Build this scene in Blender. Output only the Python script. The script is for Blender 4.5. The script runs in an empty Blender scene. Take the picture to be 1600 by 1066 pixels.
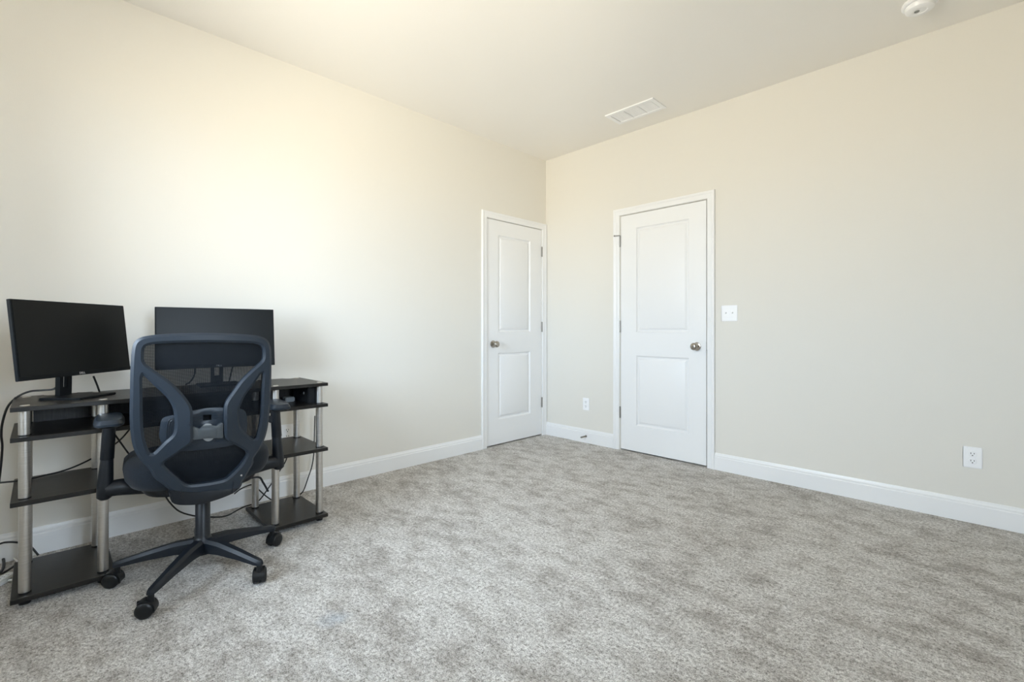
import bpy, bmesh, math, random
from mathutils import Vector, Matrix
from mathutils.geometry import delaunay_2d_cdt
random.seed(7)
PI = math.pi
S = bpy.context.scene
COL = S.collection

# ------------------------------------------------------------------ camera, light, exposure
FPX, CX, HY = 742.0, 800.0, 515.0                 # focal length, centre column and horizon row in pixels
FWD = Vector((-0.70995, 0.70425, 0)); RGT = Vector((0.70425, 0.70995, 0))
CAM = Vector((3.1406, -3.594, 1.049))
cam = bpy.data.cameras.new('camera'); cam_o = bpy.data.objects.new('camera', cam); COL.objects.link(cam_o)
cam.sensor_width = 36; cam.lens = 36*FPX/1600; cam.shift_y = (HY-533)/1600; cam.clip_start = 0.02
cam_o.location = CAM
cam_o.rotation_euler = (PI/2, 0, math.atan2(FWD.y, FWD.x)-PI/2)
S.camera = cam_o

WX, WY, WH = 4.0, -4.5, 2.74                        # room size
WINS = [('front', 0.80, 2.10), ('right', -3.45, -2.75)]   # one window in the wall behind the desk end, one opposite the desk
WZ0, WZ1 = 0.86, 2.36
world = bpy.data.worlds.new('world'); S.world = world; world.use_nodes = True
nt = world.node_tree; nt.nodes.clear()
wo = nt.nodes.new('ShaderNodeOutputWorld'); bg = nt.nodes.new('ShaderNodeBackground')
tc = nt.nodes.new('ShaderNodeTexCoord'); sx = nt.nodes.new('ShaderNodeSeparateXYZ')
rm = nt.nodes.new('ShaderNodeValToRGB')
SKY = (0.79, 0.935, 1.13, 1); GROUND = (0.96, 0.865, 0.73, 1)   # overcast sky above, pale sunlit paving below
rm.color_ramp.elements[0].position = 0.47; rm.color_ramp.elements[0].color = GROUND
rm.color_ramp.elements[1].position = 0.53; rm.color_ramp.elements[1].color = SKY
mr = nt.nodes.new('ShaderNodeMapRange'); mr.inputs[1].default_value = -1; mr.inputs[2].default_value = 1
nt.links.new(tc.outputs['Generated'], sx.inputs[0]); nt.links.new(sx.outputs['Z'], mr.inputs[0])
nt.links.new(mr.outputs[0], rm.inputs[0]); nt.links.new(rm.outputs[0], bg.inputs[0])
bg.inputs[1].default_value = 16.0
nt.links.new(bg.outputs[0], wo.inputs[0])
for side, a, b in WINS:                             # portals: only guide the daylight sampling through the panes
    L = bpy.data.lights.new('window_%s_offscreen' % side, 'AREA'); L.shape = 'RECTANGLE'; L.size = b-a; L.size_y = WZ1-WZ0
    L.cycles.is_portal = True
    o = bpy.data.objects.new('window_%s_offscreen' % side, L); COL.objects.link(o)
    o.location = ((a+b)/2, WY-0.005, (WZ0+WZ1)/2) if side == 'front' else (WX+0.005, (a+b)/2, (WZ0+WZ1)/2)
    o.rotation_euler = (PI/2, 0, 0 if side == 'front' else PI/2)
vs = S.view_settings
vs.view_transform = 'Standard'; vs.look = 'None'; vs.gamma = 1; vs.use_curve_mapping = False
vs.exposure = 0.76
try:
    S.cycles.use_denoising = True; S.cycles.max_bounces = 16; S.cycles.diffuse_bounces = 10
    S.cycles.transparent_max_bounces = 16; S.cycles.sample_clamp_indirect = 6.0
except Exception: pass

# ------------------------------------------------------------------ helpers
def ray(px, py):
    return (FWD + RGT*((px-CX)/FPX) + Vector((0, 0, (HY-py)/FPX)))
def at_x(px, py, x):
    r = ray(px, py); return CAM + r*((x-CAM.x)/r.x)
def at_z(px, py, z):
    r = ray(px, py); return CAM + r*((z-CAM.z)/r.z)

def mat(name, col=(0.5, 0.5, 0.5), rough=0.5, metal=0.0, spec=0.5, build=None):
    m = bpy.data.materials.new(name); m.use_nodes = True
    n = m.node_tree; b = n.nodes['Principled BSDF']
    b.inputs['Base Color'].default_value = (*col, 1); b.inputs['Roughness'].default_value = rough
    b.inputs['Metallic'].default_value = metal; b.inputs['Specular IOR Level'].default_value = spec
    if build: build(n, b)
    return m
def coords(n, scale=(1, 1, 1)):
    t = n.nodes.new('ShaderNodeTexCoord'); mp = n.nodes.new('ShaderNodeMapping')
    mp.inputs['Scale'].default_value = scale; n.links.new(t.outputs['Object'], mp.inputs[0]); return mp.outputs[0]
def noise(n, vec, scale, detail=2, rough=0.5):
    t = n.nodes.new('ShaderNodeTexNoise'); t.inputs['Scale'].default_value = scale
    t.inputs['Detail'].default_value = detail; t.inputs['Roughness'].default_value = rough
    n.links.new(vec, t.inputs['Vector']); return t.outputs[0]
def ramp(n, fac, stops):
    r = n.nodes.new('ShaderNodeValToRGB'); e = r.color_ramp.elements
    while len(e) < len(stops): e.new(0.5)
    for k, (p, c) in enumerate(stops):
        e[k].position = p; e[k].color = (*c, 1) if len(c) == 3 else c
    n.links.new(fac, r.inputs[0]); return r.outputs[0]
def mathn(n, op, a, b):
    t = n.nodes.new('ShaderNodeMath'); t.operation = op
    for k, v in enumerate((a, b)):
        if isinstance(v, (int, float)): t.inputs[k].default_value = v
        else: n.links.new(v, t.inputs[k])
    return t.outputs[0]
def mixc(n, fac, a, b, mode='MIX'):
    t = n.nodes.new('ShaderNodeMix'); t.data_type = 'RGBA'; t.blend_type = mode
    for k, v in ((0, fac), (6, a), (7, b)):
        if isinstance(v, (int, float)): t.inputs[k].default_value = v
        elif isinstance(v, tuple): t.inputs[k].default_value = (*v, 1)
        else: n.links.new(v, t.inputs[k])
    return t.outputs[2]
def bump(n, b, h, strength, dist):
    t = n.nodes.new('ShaderNodeBump'); t.inputs['Strength'].default_value = strength
    t.inputs['Distance'].default_value = dist
    n.links.new(h, t.inputs['Height']); n.links.new(t.outputs[0], b.inputs['Normal'])

def paint(scale, st):
    def f(n, b):
        bump(n, b, noise(n, coords(n), scale, 3), st, 0.002)
    return f
def carpet(n, b):
    v = coords(n)
    fine = noise(n, v, 210, 3, 0.7)
    tuft = noise(n, v, 75, 3, 0.65)
    mid = noise(n, coords(n, (1.0, 1.5, 1)), 8.0, 6, 0.68)
    big = noise(n, coords(n, (1.0, 1.7, 1)), 2.1, 3, 0.55)
    h = mathn(n, 'ADD', mathn(n, 'MULTIPLY', fine, 0.6), mathn(n, 'MULTIPLY', tuft, 0.5))
    c1 = ramp(n, h, [(0.39, (0.17, 0.155, 0.140)), (0.52, (0.58, 0.555, 0.525)), (0.66, (0.95, 0.93, 0.90))])
    m = mathn(n, 'ADD', mathn(n, 'MULTIPLY', mid, 0.72), mathn(n, 'MULTIPLY', big, 0.28))
    c2 = ramp(n, m, [(0.40, (0.64, 0.62, 0.60)), (0.48, (0.84, 0.832, 0.82)), (0.57, (1, 1, 1))])
    c = mixc(n, 1.0, c1, c2, 'MULTIPLY')
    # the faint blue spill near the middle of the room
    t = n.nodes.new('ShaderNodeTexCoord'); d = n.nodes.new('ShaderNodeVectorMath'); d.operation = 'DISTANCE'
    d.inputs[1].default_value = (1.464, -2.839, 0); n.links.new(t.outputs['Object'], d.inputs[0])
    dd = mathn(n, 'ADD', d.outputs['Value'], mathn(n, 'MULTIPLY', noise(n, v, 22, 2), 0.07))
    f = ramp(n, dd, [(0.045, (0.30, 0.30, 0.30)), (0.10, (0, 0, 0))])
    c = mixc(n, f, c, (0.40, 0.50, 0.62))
    n.links.new(c, b.inputs['Base Color'])
    bump(n, b, h, 1.0, 0.012)
def wood(n, b):
    v = coords(n, (60, 3.2, 60))
    g = noise(n, v, 3.0, 5, 0.65)
    n.links.new(ramp(n, g, [(0.35, (0.005, 0.0046, 0.0042)), (0.7, (0.020, 0.018, 0.016))]), b.inputs['Base Color'])
    bump(n, b, g, 0.25, 0.001)
def wood_z(n, b):
    v = coords(n, (60, 60, 3.2))
    g = noise(n, v, 3.0, 5, 0.65)
    n.links.new(ramp(n, g, [(0.35, (0.005, 0.0046, 0.0042)), (0.7, (0.028, 0.026, 0.024))]), b.inputs['Base Color'])
    bump(n, b, g, 0.3, 0.001)
def steel(n, b):
    g = noise(n, coords(n, (6, 6, 400)), 2.0, 3)
    n.links.new(ramp(n, g, [(0.3, (0.50, 0.48, 0.45)), (0.7, (0.66, 0.64, 0.61))]), b.inputs['Base Color'])
    bump(n, b, g, 0.12, 0.0004)
def fabric(n, b):
    v = coords(n)
    g = noise(n, v, 420, 2)
    n.links.new(ramp(n, g, [(0.3, (0.003, 0.0045, 0.007)), (0.7, (0.011, 0.015, 0.021))]), b.inputs['Base Color'])
    bump(n, b, g, 0.5, 0.001)
    b.inputs['Sheen Weight'].default_value = 0.06
def plastic(n, b):
    bump(n, b, noise(n, coords(n), 900, 2), 0.10, 0.0006)

M = {}
M['wall'] = mat('wall_paint', (0.735, 0.715, 0.665), 0.9, spec=0.2, build=paint(260, 0.12))
M['ceiling'] = mat('ceiling_paint', (0.86, 0.84, 0.805), 0.95, spec=0.1, build=paint(180, 0.2))
M['trim'] = mat('trim_paint', (0.82, 0.825, 0.83), 0.32, spec=0.45, build=paint(60, 0.03))
M['door'] = mat('door_paint', (0.82, 0.825, 0.83), 0.38, spec=0.45, build=paint(90, 0.05))
M['carpet'] = mat('carpet', rough=1.0, spec=0.05, build=carpet)
M['wood'] = mat('black_woodgrain', (0.02, 0.02, 0.02), 0.34, spec=0.36, build=wood)
M['wood_z'] = mat('black_woodgrain_upright', (0.02, 0.02, 0.02), 0.5, build=wood_z)
M['steel'] = mat('brushed_steel', (0.6, 0.6, 0.6), 0.36, 1.0, build=steel)
M['collar'] = mat('black_collar', (0.01, 0.01, 0.01), 0.4, build=plastic)
M['plastic'] = mat('slate_plastic', (0.0125, 0.019, 0.028), 0.40, spec=0.38, build=plastic)
M['legplastic'] = mat('leg_plastic', (0.007, 0.010, 0.015), 0.42, spec=0.35, build=plastic)
M['blackplastic'] = mat('black_plastic', (0.006, 0.0075, 0.010), 0.4, spec=0.35, build=plastic)
M['wheel'] = mat('wheel_plastic', (0.005, 0.006, 0.007), 0.36, spec=0.35, build=plastic)
M['fabric'] = mat('seat_fabric', (0.015, 0.02, 0.03), 0.9, spec=0.2, build=fabric)
M['greyclip'] = mat('grey_clip', (0.05, 0.058, 0.064), 0.42, build=plastic)
M['greyknob'] = mat('pale_grey_knob', (0.20, 0.21, 0.215), 0.45, build=plastic)
M['screen'] = mat('screen_black', (0.004, 0.005, 0.0052), 0.33, spec=0.16, build=paint(900, 0.02))
M['bezel'] = mat('monitor_plastic', (0.004, 0.0055, 0.007), 0.5, spec=0.16, build=plastic)
M['logo'] = mat('logo_silver', (0.62, 0.62, 0.62), 0.35, 0.6, build=paint(500, 0.01))
M['nickel'] = mat('satin_nickel', (0.40, 0.37, 0.33), 0.24, 1.0, build=paint(300, 0.02))
M['hinge'] = mat('hinge_nickel', (0.30, 0.29, 0.27), 0.34, 1.0, build=paint(300, 0.02))
M['plate'] = mat('white_plate', (0.88, 0.885, 0.90), 0.3, build=paint(200, 0.01))
M['dark'] = mat('dark_slot', (0.02, 0.02, 0.02), 0.7, build=paint(200, 0.01))
M['cable'] = mat('black_cable', (0.008, 0.008, 0.008), 0.45, build=plastic)
M['whitecable'] = mat('white_cable', (0.78, 0.78, 0.75), 0.4, build=plastic)
M['adapter'] = mat('grey_adapter', (0.22, 0.23, 0.23), 0.5, build=plastic)
def mesh_mat():
    m = bpy.data.materials.new('back_mesh_weave'); m.use_nodes = True; n = m.node_tree
    b = n.nodes['Principled BSDF']; b.inputs['Base Color'].default_value = (0.006, 0.008, 0.011, 1); b.inputs['Roughness'].default_value = 0.8; b.inputs['Specular IOR Level'].default_value = 0.15
    tr = n.nodes.new('ShaderNodeBsdfTransparent'); mx = n.nodes.new('ShaderNodeMixShader')
    v = coords(n)
    def wave(d, s):
        w = n.nodes.new('ShaderNodeTexWave'); w.bands_direction = d; w.inputs['Scale'].default_value = s
        n.links.new(v, w.inputs['Vector']); return w.outputs['Fac']
    g = mathn(n, 'MAXIMUM', wave('X', 105), wave('Z', 105))
    f = ramp(n, g, [(0.40, (0.52, 0.52, 0.52)), (0.80, (0.97, 0.97, 0.97))])
    n.links.new(f, mx.inputs[0]); n.links.new(tr.outputs[0], mx.inputs[1]); n.links.new(b.outputs[0], mx.inputs[2])
    n.links.new(mx.outputs[0], n.nodes['Material Output'].inputs[0]); return m
M['mesh'] = mesh_mat()
def glass_mat():
    m = bpy.data.materials.new('window_glass'); m.use_nodes = True; n = m.node_tree
    tr = n.nodes.new('ShaderNodeBsdfTransparent'); tr.inputs[0].default_value = (0.97, 0.985, 0.98, 1)
    gl = n.nodes.new('ShaderNodeBsdfGlossy'); gl.inputs['Roughness'].default_value = 0.02
    fr = n.nodes.new('ShaderNodeFresnel'); fr.inputs[0].default_value = 1.45
    mx = n.nodes.new('ShaderNodeMixShader')
    n.links.new(fr.outputs[0], mx.inputs[0]); n.links.new(tr.outputs[0], mx.inputs[1]); n.links.new(gl.outputs[0], mx.inputs[2])
    n.links.new(mx.outputs[0], n.nodes['Material Output'].inputs[0]); return m
M['glass'] = glass_mat()

def link(name, me, m, parent=None, loc=(0, 0, 0), rot=None, smooth=30):
    if m: me.materials.append(M[m])
    if smooth:
        for p in me.polygons: p.use_smooth = True
        me.set_sharp_from_angle(angle=math.radians(smooth))
    o = bpy.data.objects.new(name, me); COL.objects.link(o)
    if parent: o.parent = parent
    o.location = loc
    if rot: o.rotation_euler = rot
    return o
def obj(name, bm, m, parent=None, loc=(0, 0, 0), rot=None, smooth=30, bevel=0, seg=2, ang=35):
    bmesh.ops.recalc_face_normals(bm, faces=bm.faces)
    if bevel:
        es = [e for e in bm.edges if len(e.link_faces) == 2 and e.calc_face_angle(0) > math.radians(ang)]
        bmesh.ops.bevel(bm, geom=es, offset=bevel, segments=seg, affect='EDGES', clamp_overlap=True)
    me = bpy.data.meshes.new(name); bm.to_mesh(me); bm.free()
    return link(name, me, m, parent, loc, rot, smooth)
def struct(o): o['kind'] = 'structure'; return o
def tag(o, label, cat, group=None):
    o['label'] = label; o['category'] = cat
    if group: o['group'] = group
    return o
def empty(name, loc=(0, 0, 0), rz=0):
    o = bpy.data.objects.new(name, None); COL.objects.link(o); o.location = loc; o.rotation_euler = (0, 0, rz)
    o.empty_display_size = 0.1; return o
def box(bm, a, b, mtx=None):
    g = bmesh.ops.create_cube(bm, size=1)['verts']
    a = Vector(a); b = Vector(b); c = (a+b)/2; d = b-a
    for v in g:
        v.co = Vector((v.co.x*d.x, v.co.y*d.y, v.co.z*d.z))+c
        if mtx: v.co = mtx @ v.co
    return g
def B(a, b, mtx=None):
    bm = bmesh.new(); box(bm, a, b, mtx); return bm
def cyl(bm, p, q, r, r2=None, n=20):
    p = Vector(p); q = Vector(q); d = q-p
    mt = Matrix.Translation((p+q)/2) @ d.to_track_quat('Z', 'Y').to_matrix().to_4x4()
    return bmesh.ops.create_cone(bm, cap_ends=True, segments=n, radius1=r, radius2=r if r2 is None else r2, depth=d.length, matrix=mt)['verts']
def CY(p, q, r, r2=None, n=20):
    bm = bmesh.new(); cyl(bm, p, q, r, r2, n); return bm
def lathe(bm, prof, n=24, mtx=None):
    rings = []
    for r, z in prof:
        rings.append([bm.verts.new((r*math.cos(2*PI*k/n), r*math.sin(2*PI*k/n), z)) for k in range(n)])
    for a, b in zip(rings, rings[1:]):
        for k in range(n): bm.faces.new((a[k], a[(k+1) % n], b[(k+1) % n], b[k]))
    bm.faces.new(rings[0][::-1]); bm.faces.new(rings[-1])
    if mtx:
        for rg in rings:
            for v in rg: v.co = mtx @ v.co
    return bm
def catmull(pts, n=8, closed=False):
    P = [Vector(p) for p in pts]; out = []; N = len(P)
    for i in range(N if closed else N-1):
        if closed: a, b, c, d = P[i-1], P[i], P[(i+1) % N], P[(i+2) % N]
        else: a, b, c, d = P[max(i-1, 0)], P[i], P[i+1], P[min(i+2, N-1)]
        for k in range(n):
            t = k/n
            out.append(0.5*((2*b)+(c-a)*t+(2*a-5*b+4*c-d)*t*t+(3*b-a-3*c+d)*t**3))
    if not closed: out.append(P[-1])
    return out
def tube(bm, pts, r, n=8):
    rings = []; N = len(pts); up = Vector((0, 0, 1))
    for i, p in enumerate(pts):
        t = (pts[min(i+1, N-1)]-pts[max(i-1, 0)]).normalized()
        if i == 0:
            a = t.cross(up)
            if a.length < 0.3: a = t.cross(Vector((1, 0, 0)))
        else: a = a-t*a.dot(t)                       # carry the frame along without twisting
        a.normalize(); b = t.cross(a)
        rr = r[i] if isinstance(r, (list, tuple)) else r
        rings.append([bm.verts.new(p+a*rr*math.cos(2*PI*k/n)+b*rr*math.sin(2*PI*k/n)) for k in range(n)])
    for x, y in zip(rings, rings[1:]):
        for k in range(n): bm.faces.new((x[k], x[(k+1) % n], y[(k+1) % n], y[k]))
    bm.faces.new(rings[0][::-1]); bm.faces.new(rings[-1]); return bm
def cable(name, pts, r, label, cat='cable', m='cable', group=None):
    bm = bmesh.new(); tube(bm, catmull(pts, 8), r); return tag(obj(name, bm, m), label, cat, group)

# ------------------------------------------------------------------ room shell
T = 0.12
# doors: left wall closet door, back wall door.  opening ranges along the wall
DL = (-0.797, -0.064); DB = (0.863, 1.622); DTOP = 2.039
struct(obj('floor', B((-T, WY-T, -0.08), (WX+T, T, 0)), 'carpet', smooth=0))
struct(obj('ceiling', B((-T, WY-T, WH), (WX+T, T, WH+0.1)), 'ceiling', smooth=0))
RD = 0.07                                            # depth of the door recesses
bm = bmesh.new()
box(bm, (-T-0.05, WY-T, 0), (-RD, T, WH)); box(bm, (-RD, WY-T, 0), (0, DL[0], WH))
box(bm, (-RD, DL[1], 0), (0, T, WH)); box(bm, (-RD, DL[0], DTOP), (0, DL[1], WH))
struct(obj('wall_left', bm, 'wall', smooth=0))
bm = bmesh.new()
box(bm, (0, RD, 0), (WX+T, T+0.05, WH)); box(bm, (0, 0, 0), (DB[0], RD, WH))
box(bm, (DB[1], 0, 0), (WX+T, RD, WH)); box(bm, (DB[0], 0, DTOP), (DB[1], RD, WH))
struct(obj('wall_back', bm, 'wall', smooth=0))
def window_wall(name, lo, hi, a, b, f):              # wall with one window opening; f maps (along, out, z) to the room
    bm = bmesh.new()
    for p, q in (((lo, 0), (a, WH)), ((b, 0), (hi, WH)), ((a, 0), (b, WZ0)), ((a, WZ1), (b, WH))):
        u, v = Vector(f(p[0], 0, p[1])), Vector(f(q[0], T, q[1]))
        box(bm, [min(x, y) for x, y in zip(u, v)], [max(x, y) for x, y in zip(u, v)])
    return struct(obj(name, bm, 'wall', smooth=0))
for side, a, b in WINS:
    if side == 'front': window_wall('wall_front', 0, WX, a, b, lambda s_, t, z: (s_, WY-t, z))
    else: window_wall('wall_right', WY-T, 0, a, b, lambda s_, t, z: (WX+t, s_, z))

# baseboards: moulded profile swept along the wall
BP = [(0, 0), (0.0145, 0), (0.0145, 0.094), (0.0115, 0.099), (0.0115, 0.108), (0.007, 0.116), (0.005, 0.125), (0, 0.125)]
def baseboard(name, p0, p1, nrm):
    bm = bmesh.new(); R = []
    for p in (p0, p1):
        R.append([bm.verts.new((p[0]+nrm[0]*t, p[1]+nrm[1]*t, z)) for t, z in BP])
    for k in range(len(BP)): bm.faces.new((R[0][k], R[0][(k+1) % len(BP)], R[1][(k+1) % len(BP)], R[1][k]))
    bm.faces.new(R[0]); bm.faces.new(R[1][::-1])
    return struct(obj(name, bm, 'trim', smooth=25))
baseboard('baseboard_left', (0, WY), (0, -0.856), (1, 0))
bb1 = baseboard('baseboard_back', (0.0, 0), (0.796, 0), (0, -1))
baseboard('baseboard_back_right', (1.684, 0), (WX, 0), (0, -1))
baseboard('baseboard_right', (WX, WY), (WX, 0), (-1, 0))
baseboard('baseboard_front', (0.0145, WY), (WX-0.0145, WY), (0, 1))

# windows behind the camera
for i, (side, a, b) in enumerate(WINS):
    w = struct(empty('window_%d' % (i+1), ((a+b)/2, WY, WZ0) if side == 'front' else (WX, (a+b)/2, WZ0), 0 if side == 'front' else PI/2)); hw = (b-a)/2; hh = WZ1-WZ0
    bm = bmesh.new()
    for s in (-1, 1): box(bm, (s*hw-0.04*(s > 0), -0.10, 0), (s*hw+0.04*(s < 0), -0.03, hh))
    box(bm, (-hw, -0.10, 0), (hw, -0.03, 0.04)); box(bm, (-hw, -0.10, hh-0.04), (hw, -0.03, hh))
    obj('window_frame', bm, 'trim', w, bevel=0.003)
    for k, (z0, z1, y) in enumerate(((0.04, hh/2+0.02, -0.055), (hh/2-0.02, hh-0.04, -0.085))):
        bm = bmesh.new()
        for s in (-1, 1): box(bm, (s*(hw-0.04)-0.035*(s > 0), y-0.012, z0), (s*(hw-0.04)+0.035*(s < 0), y+0.012, z1))
        box(bm, (-hw+0.04, y-0.012, z0), (hw-0.04, y+0.012, z0+0.04)); box(bm, (-hw+0.04, y-0.012, z1-0.035), (hw-0.04, y+0.012, z1))
        sa = obj('sash', bm, 'trim', w, bevel=0.003)
        obj('pane', B((-hw+0.075, y-0.003, z0+0.04), (hw-0.075, y+0.003, z1-0.035)), 'glass', sa, smooth=0)
    bm = B((-hw-0.05, -0.03, -0.025), (hw+0.05, 0.05, 0.005)); obj('window_sill', bm, 'trim', w, bevel=0.006)

# door casings (trim), door leaves
CP = [(0, 0), (0, 0.010), (0.006, 0.0125), (0.034, 0.0135), (0.044, 0.018), (0.055, 0.0185), (0.058, 0.015), (0.058, 0)]
def casing(name, a, b, top, to_world):
    """a..b the casing's inner edges along the wall; to_world(s, proud, z)"""
    bm = bmesh.new(); st = []
    for (s, z, ds, dz) in ((a, 0, -1, 0), (a, top, -1, 1), (b, top, 1, 1), (b, 0, 1, 0)):
        st.append([bm.verts.new(to_world(s+ds*w, t, z+dz*w)) for w, t in CP])
    for A, Bb in zip(st, st[1:]):
        for k in range(len(CP)): bm.faces.new((A[k], A[(k+1) % len(CP)], Bb[(k+1) % len(CP)], Bb[k]))
    bm.faces.new(st[0]); bm.faces.new(st[-1][::-1])
    return struct(obj(name, bm, 'trim', smooth=20))
casing('trim_1', DL[0]-0.002, DL[1]+0.002, DTOP+0.002, lambda s, t, z: (t, s, z))
casing('trim_2', DB[0]-0.007, DB[1]+0.004, DTOP+0.002, lambda s, t, z: (s, -t, z))

def panel_bm(w, h):
    """moulded panel: ogee groove around a raised field; local x 0..w, z 0..h, front is -y"""
    bm = bmesh.new(); rings = []
    for i, d in ((0, 0), (0.004, 0.006), (0.011, 0.0115), (0.019, 0.0120), (0.031, 0.0040), (0.038, 0.0015)):
        rings.append([bm.verts.new(p) for p in ((i, d, i), (w-i, d, i), (w-i, d, h-i), (i, d, h-i))])
    for A, Bb in zip(rings, rings[1:]):
        for k in range(4): bm.faces.new((A[k], A[(k+1) % 4], Bb[(k+1) % 4], Bb[k]))
    bm.faces.new(rings[-1])
    back = [bm.verts.new((x, 0.030, z)) for x, z in ((0, 0), (w, 0), (w, h), (0, h))]
    for k in range(4): bm.faces.new((rings[0][k], back[k], back[(k+1) % 4], rings[0][(k+1) % 4]))
    bm.faces.new(back[::-1]); return bm
def knob_bm():
    bm = bmesh.new()
    lathe(bm, [(0.0, 0.0), (0.032, 0.0), (0.033, 0.003), (0.031, 0.008), (0.020, 0.011), (0.012, 0.014), (0.011, 0.030), (0.015, 0.035),
               (0.024, 0.040), (0.0285, 0.048), (0.0285, 0.056), (0.024, 0.064), (0.015, 0.0685), (0.008, 0.069), (0.0075, 0.0675), (0, 0.0675)], 28,
          Matrix.Rotation(PI/2, 4, 'X'))
    return bm
def door(name, W, H, px, pz, knob_x, hinge_x, z0=0.012):
    """local x along the wall, z up, front towards -y"""
    e = struct(empty(name))
    x0, x1 = px; bm = bmesh.new(); d = 0.034; (l0, l1), (u0, u1) = pz
    for a, b in (((0, 0, z0), (x0, d, H)), ((x1, 0, z0), (W, d, H)), ((x0, 0, z0), (x1, d, l0)), ((x0, 0, l1), (x1, d, u0)), ((x0, 0, u1), (x1, d, H))):
        box(bm, a, b)
    bmesh.ops.remove_doubles(bm, verts=bm.verts, dist=1e-5)
    obj('door_leaf', bm, 'door', e, smooth=0)
    for a, b in pz: obj('door_panel', panel_bm(x1-x0, b-a), 'door', e, (x0, 0, a), smooth=20)
    obj('door_knob', knob_bm(), 'nickel', e, (knob_x, 0, 0.918), smooth=40)
    for hz in (0.328, 1.075, 1.82):
        h = obj('hinge', CY((hinge_x, -0.006, hz-0.045), (hinge_x, -0.006, hz+0.045), 0.0065, n=12), 'hinge', e)
        bm = bmesh.new()
        for k in (-1, 1): cyl(bm, (hinge_x, -0.006, hz+k*0.045), (hinge_x, -0.006, hz+k*0.050), 0.0075, 0.004, 12)
        obj('hinge_tip', bm, 'hinge', h)
        bm = bmesh.new()
        sgn = 1 if hinge_x < W/2 else -1
        box(bm, (min(hinge_x-sgn*0.004, hinge_x-sgn*0.011), -0.004, hz-0.044), (max(hinge_x-sgn*0.004, hinge_x-sgn*0.011), 0.01, hz+0.044))
        obj('hinge_leaf', bm, 'hinge', h)
    return e
d2 = door('door_2', 0.7500, 2.035, (0.150, 0.613), ((0.232, 0.826), (1.026, 1.916)), 0.677, -0.004)
d2.location = (0.866, 0.001, 0)
bm = bmesh.new(); box(bm, (0.7495, -0.0006, 0.888), (0.7515, 0.022, 0.948)); obj('latch_plate', bm, 'hinge', d2)
obj('strike_plate', B((0.7535, -0.0065, 0.893), (0.7605, 0.004, 0.946)), 'hinge', d2)
# hinge-pin door stop on the top hinge
bm = bmesh.new(); cyl(bm, (-0.004, -0.010, 1.868), (-0.040, -0.030, 1.868), 0.004, n=10); cyl(bm, (-0.040, -0.030, 1.868), (-0.050, -0.0345, 1.868), 0.007, n=12)
obj('hinge_pin_stop', bm, 'hinge', d2)
d1 = door('door_1', 0.727, 2.035, (0.140, 0.566), ((0.236, 0.836), (1.027, 1.905)), 0.075, 0.729)
d1.location = (-0.001, -0.794, 0); d1.rotation_euler = (0, 0, PI/2)

# ------------------------------------------------------------------ fixtures on walls and ceiling
def on_back(o, x, z): o.location = (x, 0, z); return o
# double light switch
sw = empty('light_switch', (1.788, 0, 1.168))
tag(sw, 'white double toggle light switch plate beside the wider door', 'light switch')
bm = bmesh.new(); box(bm, (-0.058, -0.006, -0.0585), (0.058, 0, 0.0585)); obj('switch_plate', bm, 'plate', sw, bevel=0.004, seg=3)
for s in (-0.023, 0.023):
    obj('toggle_slot', B((s-0.0065, -0.0064, -0.0125), (s+0.0065, -0.005, 0.0125)), 'plate', sw, smooth=0)
    bm = B((s-0.0045, -0.019, -0.006), (s+0.0045, -0.0055, 0.005), Matrix.Rotation(-0.35, 4, 'X')); obj('toggle', bm, 'plate', sw, bevel=0.001)
    for z in (-0.03, 0.03):
        obj('screw', CY((s, -0.0072, z), (s, -0.005, z), 0.003, n=10), 'plate', sw)
def outlet(loc, rz, label, w=0.077, h=0.114):
    e = empty('wall_outlet', loc, rz); tag(e, label, 'outlet', 'duplex wall outlets')
    obj('outlet_plate', B((-w/2, -0.006, -h/2), (w/2, 0, h/2)), 'plate', e, bevel=0.004, seg=3)
    for s in (-1, 1):
        bm = bmesh.new(); lathe(bm, [(0.0, 0), (0.0172, 0), (0.0172, 0.003), (0.016, 0.004), (0, 0.004)], 24, Matrix.Translation((0, -0.0045, s*0.0195)) @ Matrix.Rotation(PI/2, 4, 'X'))
        so = obj('socket', bm, 'plate', e)
        for x, hh in ((-0.0065, 0.0045), (0.0065, 0.0036)):
            obj('slot', B((x-0.0013, -0.0092, s*0.0195+0.003-hh), (x+0.0013, -0.008, s*0.0195+0.003+hh)), 'dark', so, smooth=0)
        obj('ground_hole', CY((0, -0.0092, s*0.0195-0.008), (0, -0.008, s*0.0195-0.008), 0.0028, n=12), 'dark', so)
    obj('screw', CY((0, -0.0072, 0), (0, -0.005, 0), 0.003, n=10), 'plate', e)
outlet((3.071, 0, 0.354), 0, 'white wall outlet on the open stretch of wall past the light switch')
outlet((0.496, 0, 0.357), 0, 'white wall outlet between the two doors above a baseboard door stop', 0.072)
outlet((0, -2.487, 0.392), PI/2, 'white wall outlet behind the steel poles of the desk', 0.077)
# spring door stop on the baseboard
ds = empty('door_stop', (0.503, -0.0145, 0.062)); tag(ds, 'small metal spring door stop screwed to the white baseboard', 'door stop')
obj('stop_base', CY((0, 0, 0), (0, -0.008, 0), 0.011, 0.008, 16), 'hinge', ds)
pts = [Vector((0.0055*math.cos(k*0.9), -0.008-k*0.0009, 0.0055*math.sin(k*0.9))) for k in range(64)]
bm = bmesh.new(); tube(bm, pts, 0.0016, 6); obj('stop_spring', bm, 'hinge', ds)
obj('stop_tip', CY((0, -0.062, 0), (0, -0.076, 0), 0.008, 0.007, 14), 'adapter', ds)
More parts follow.
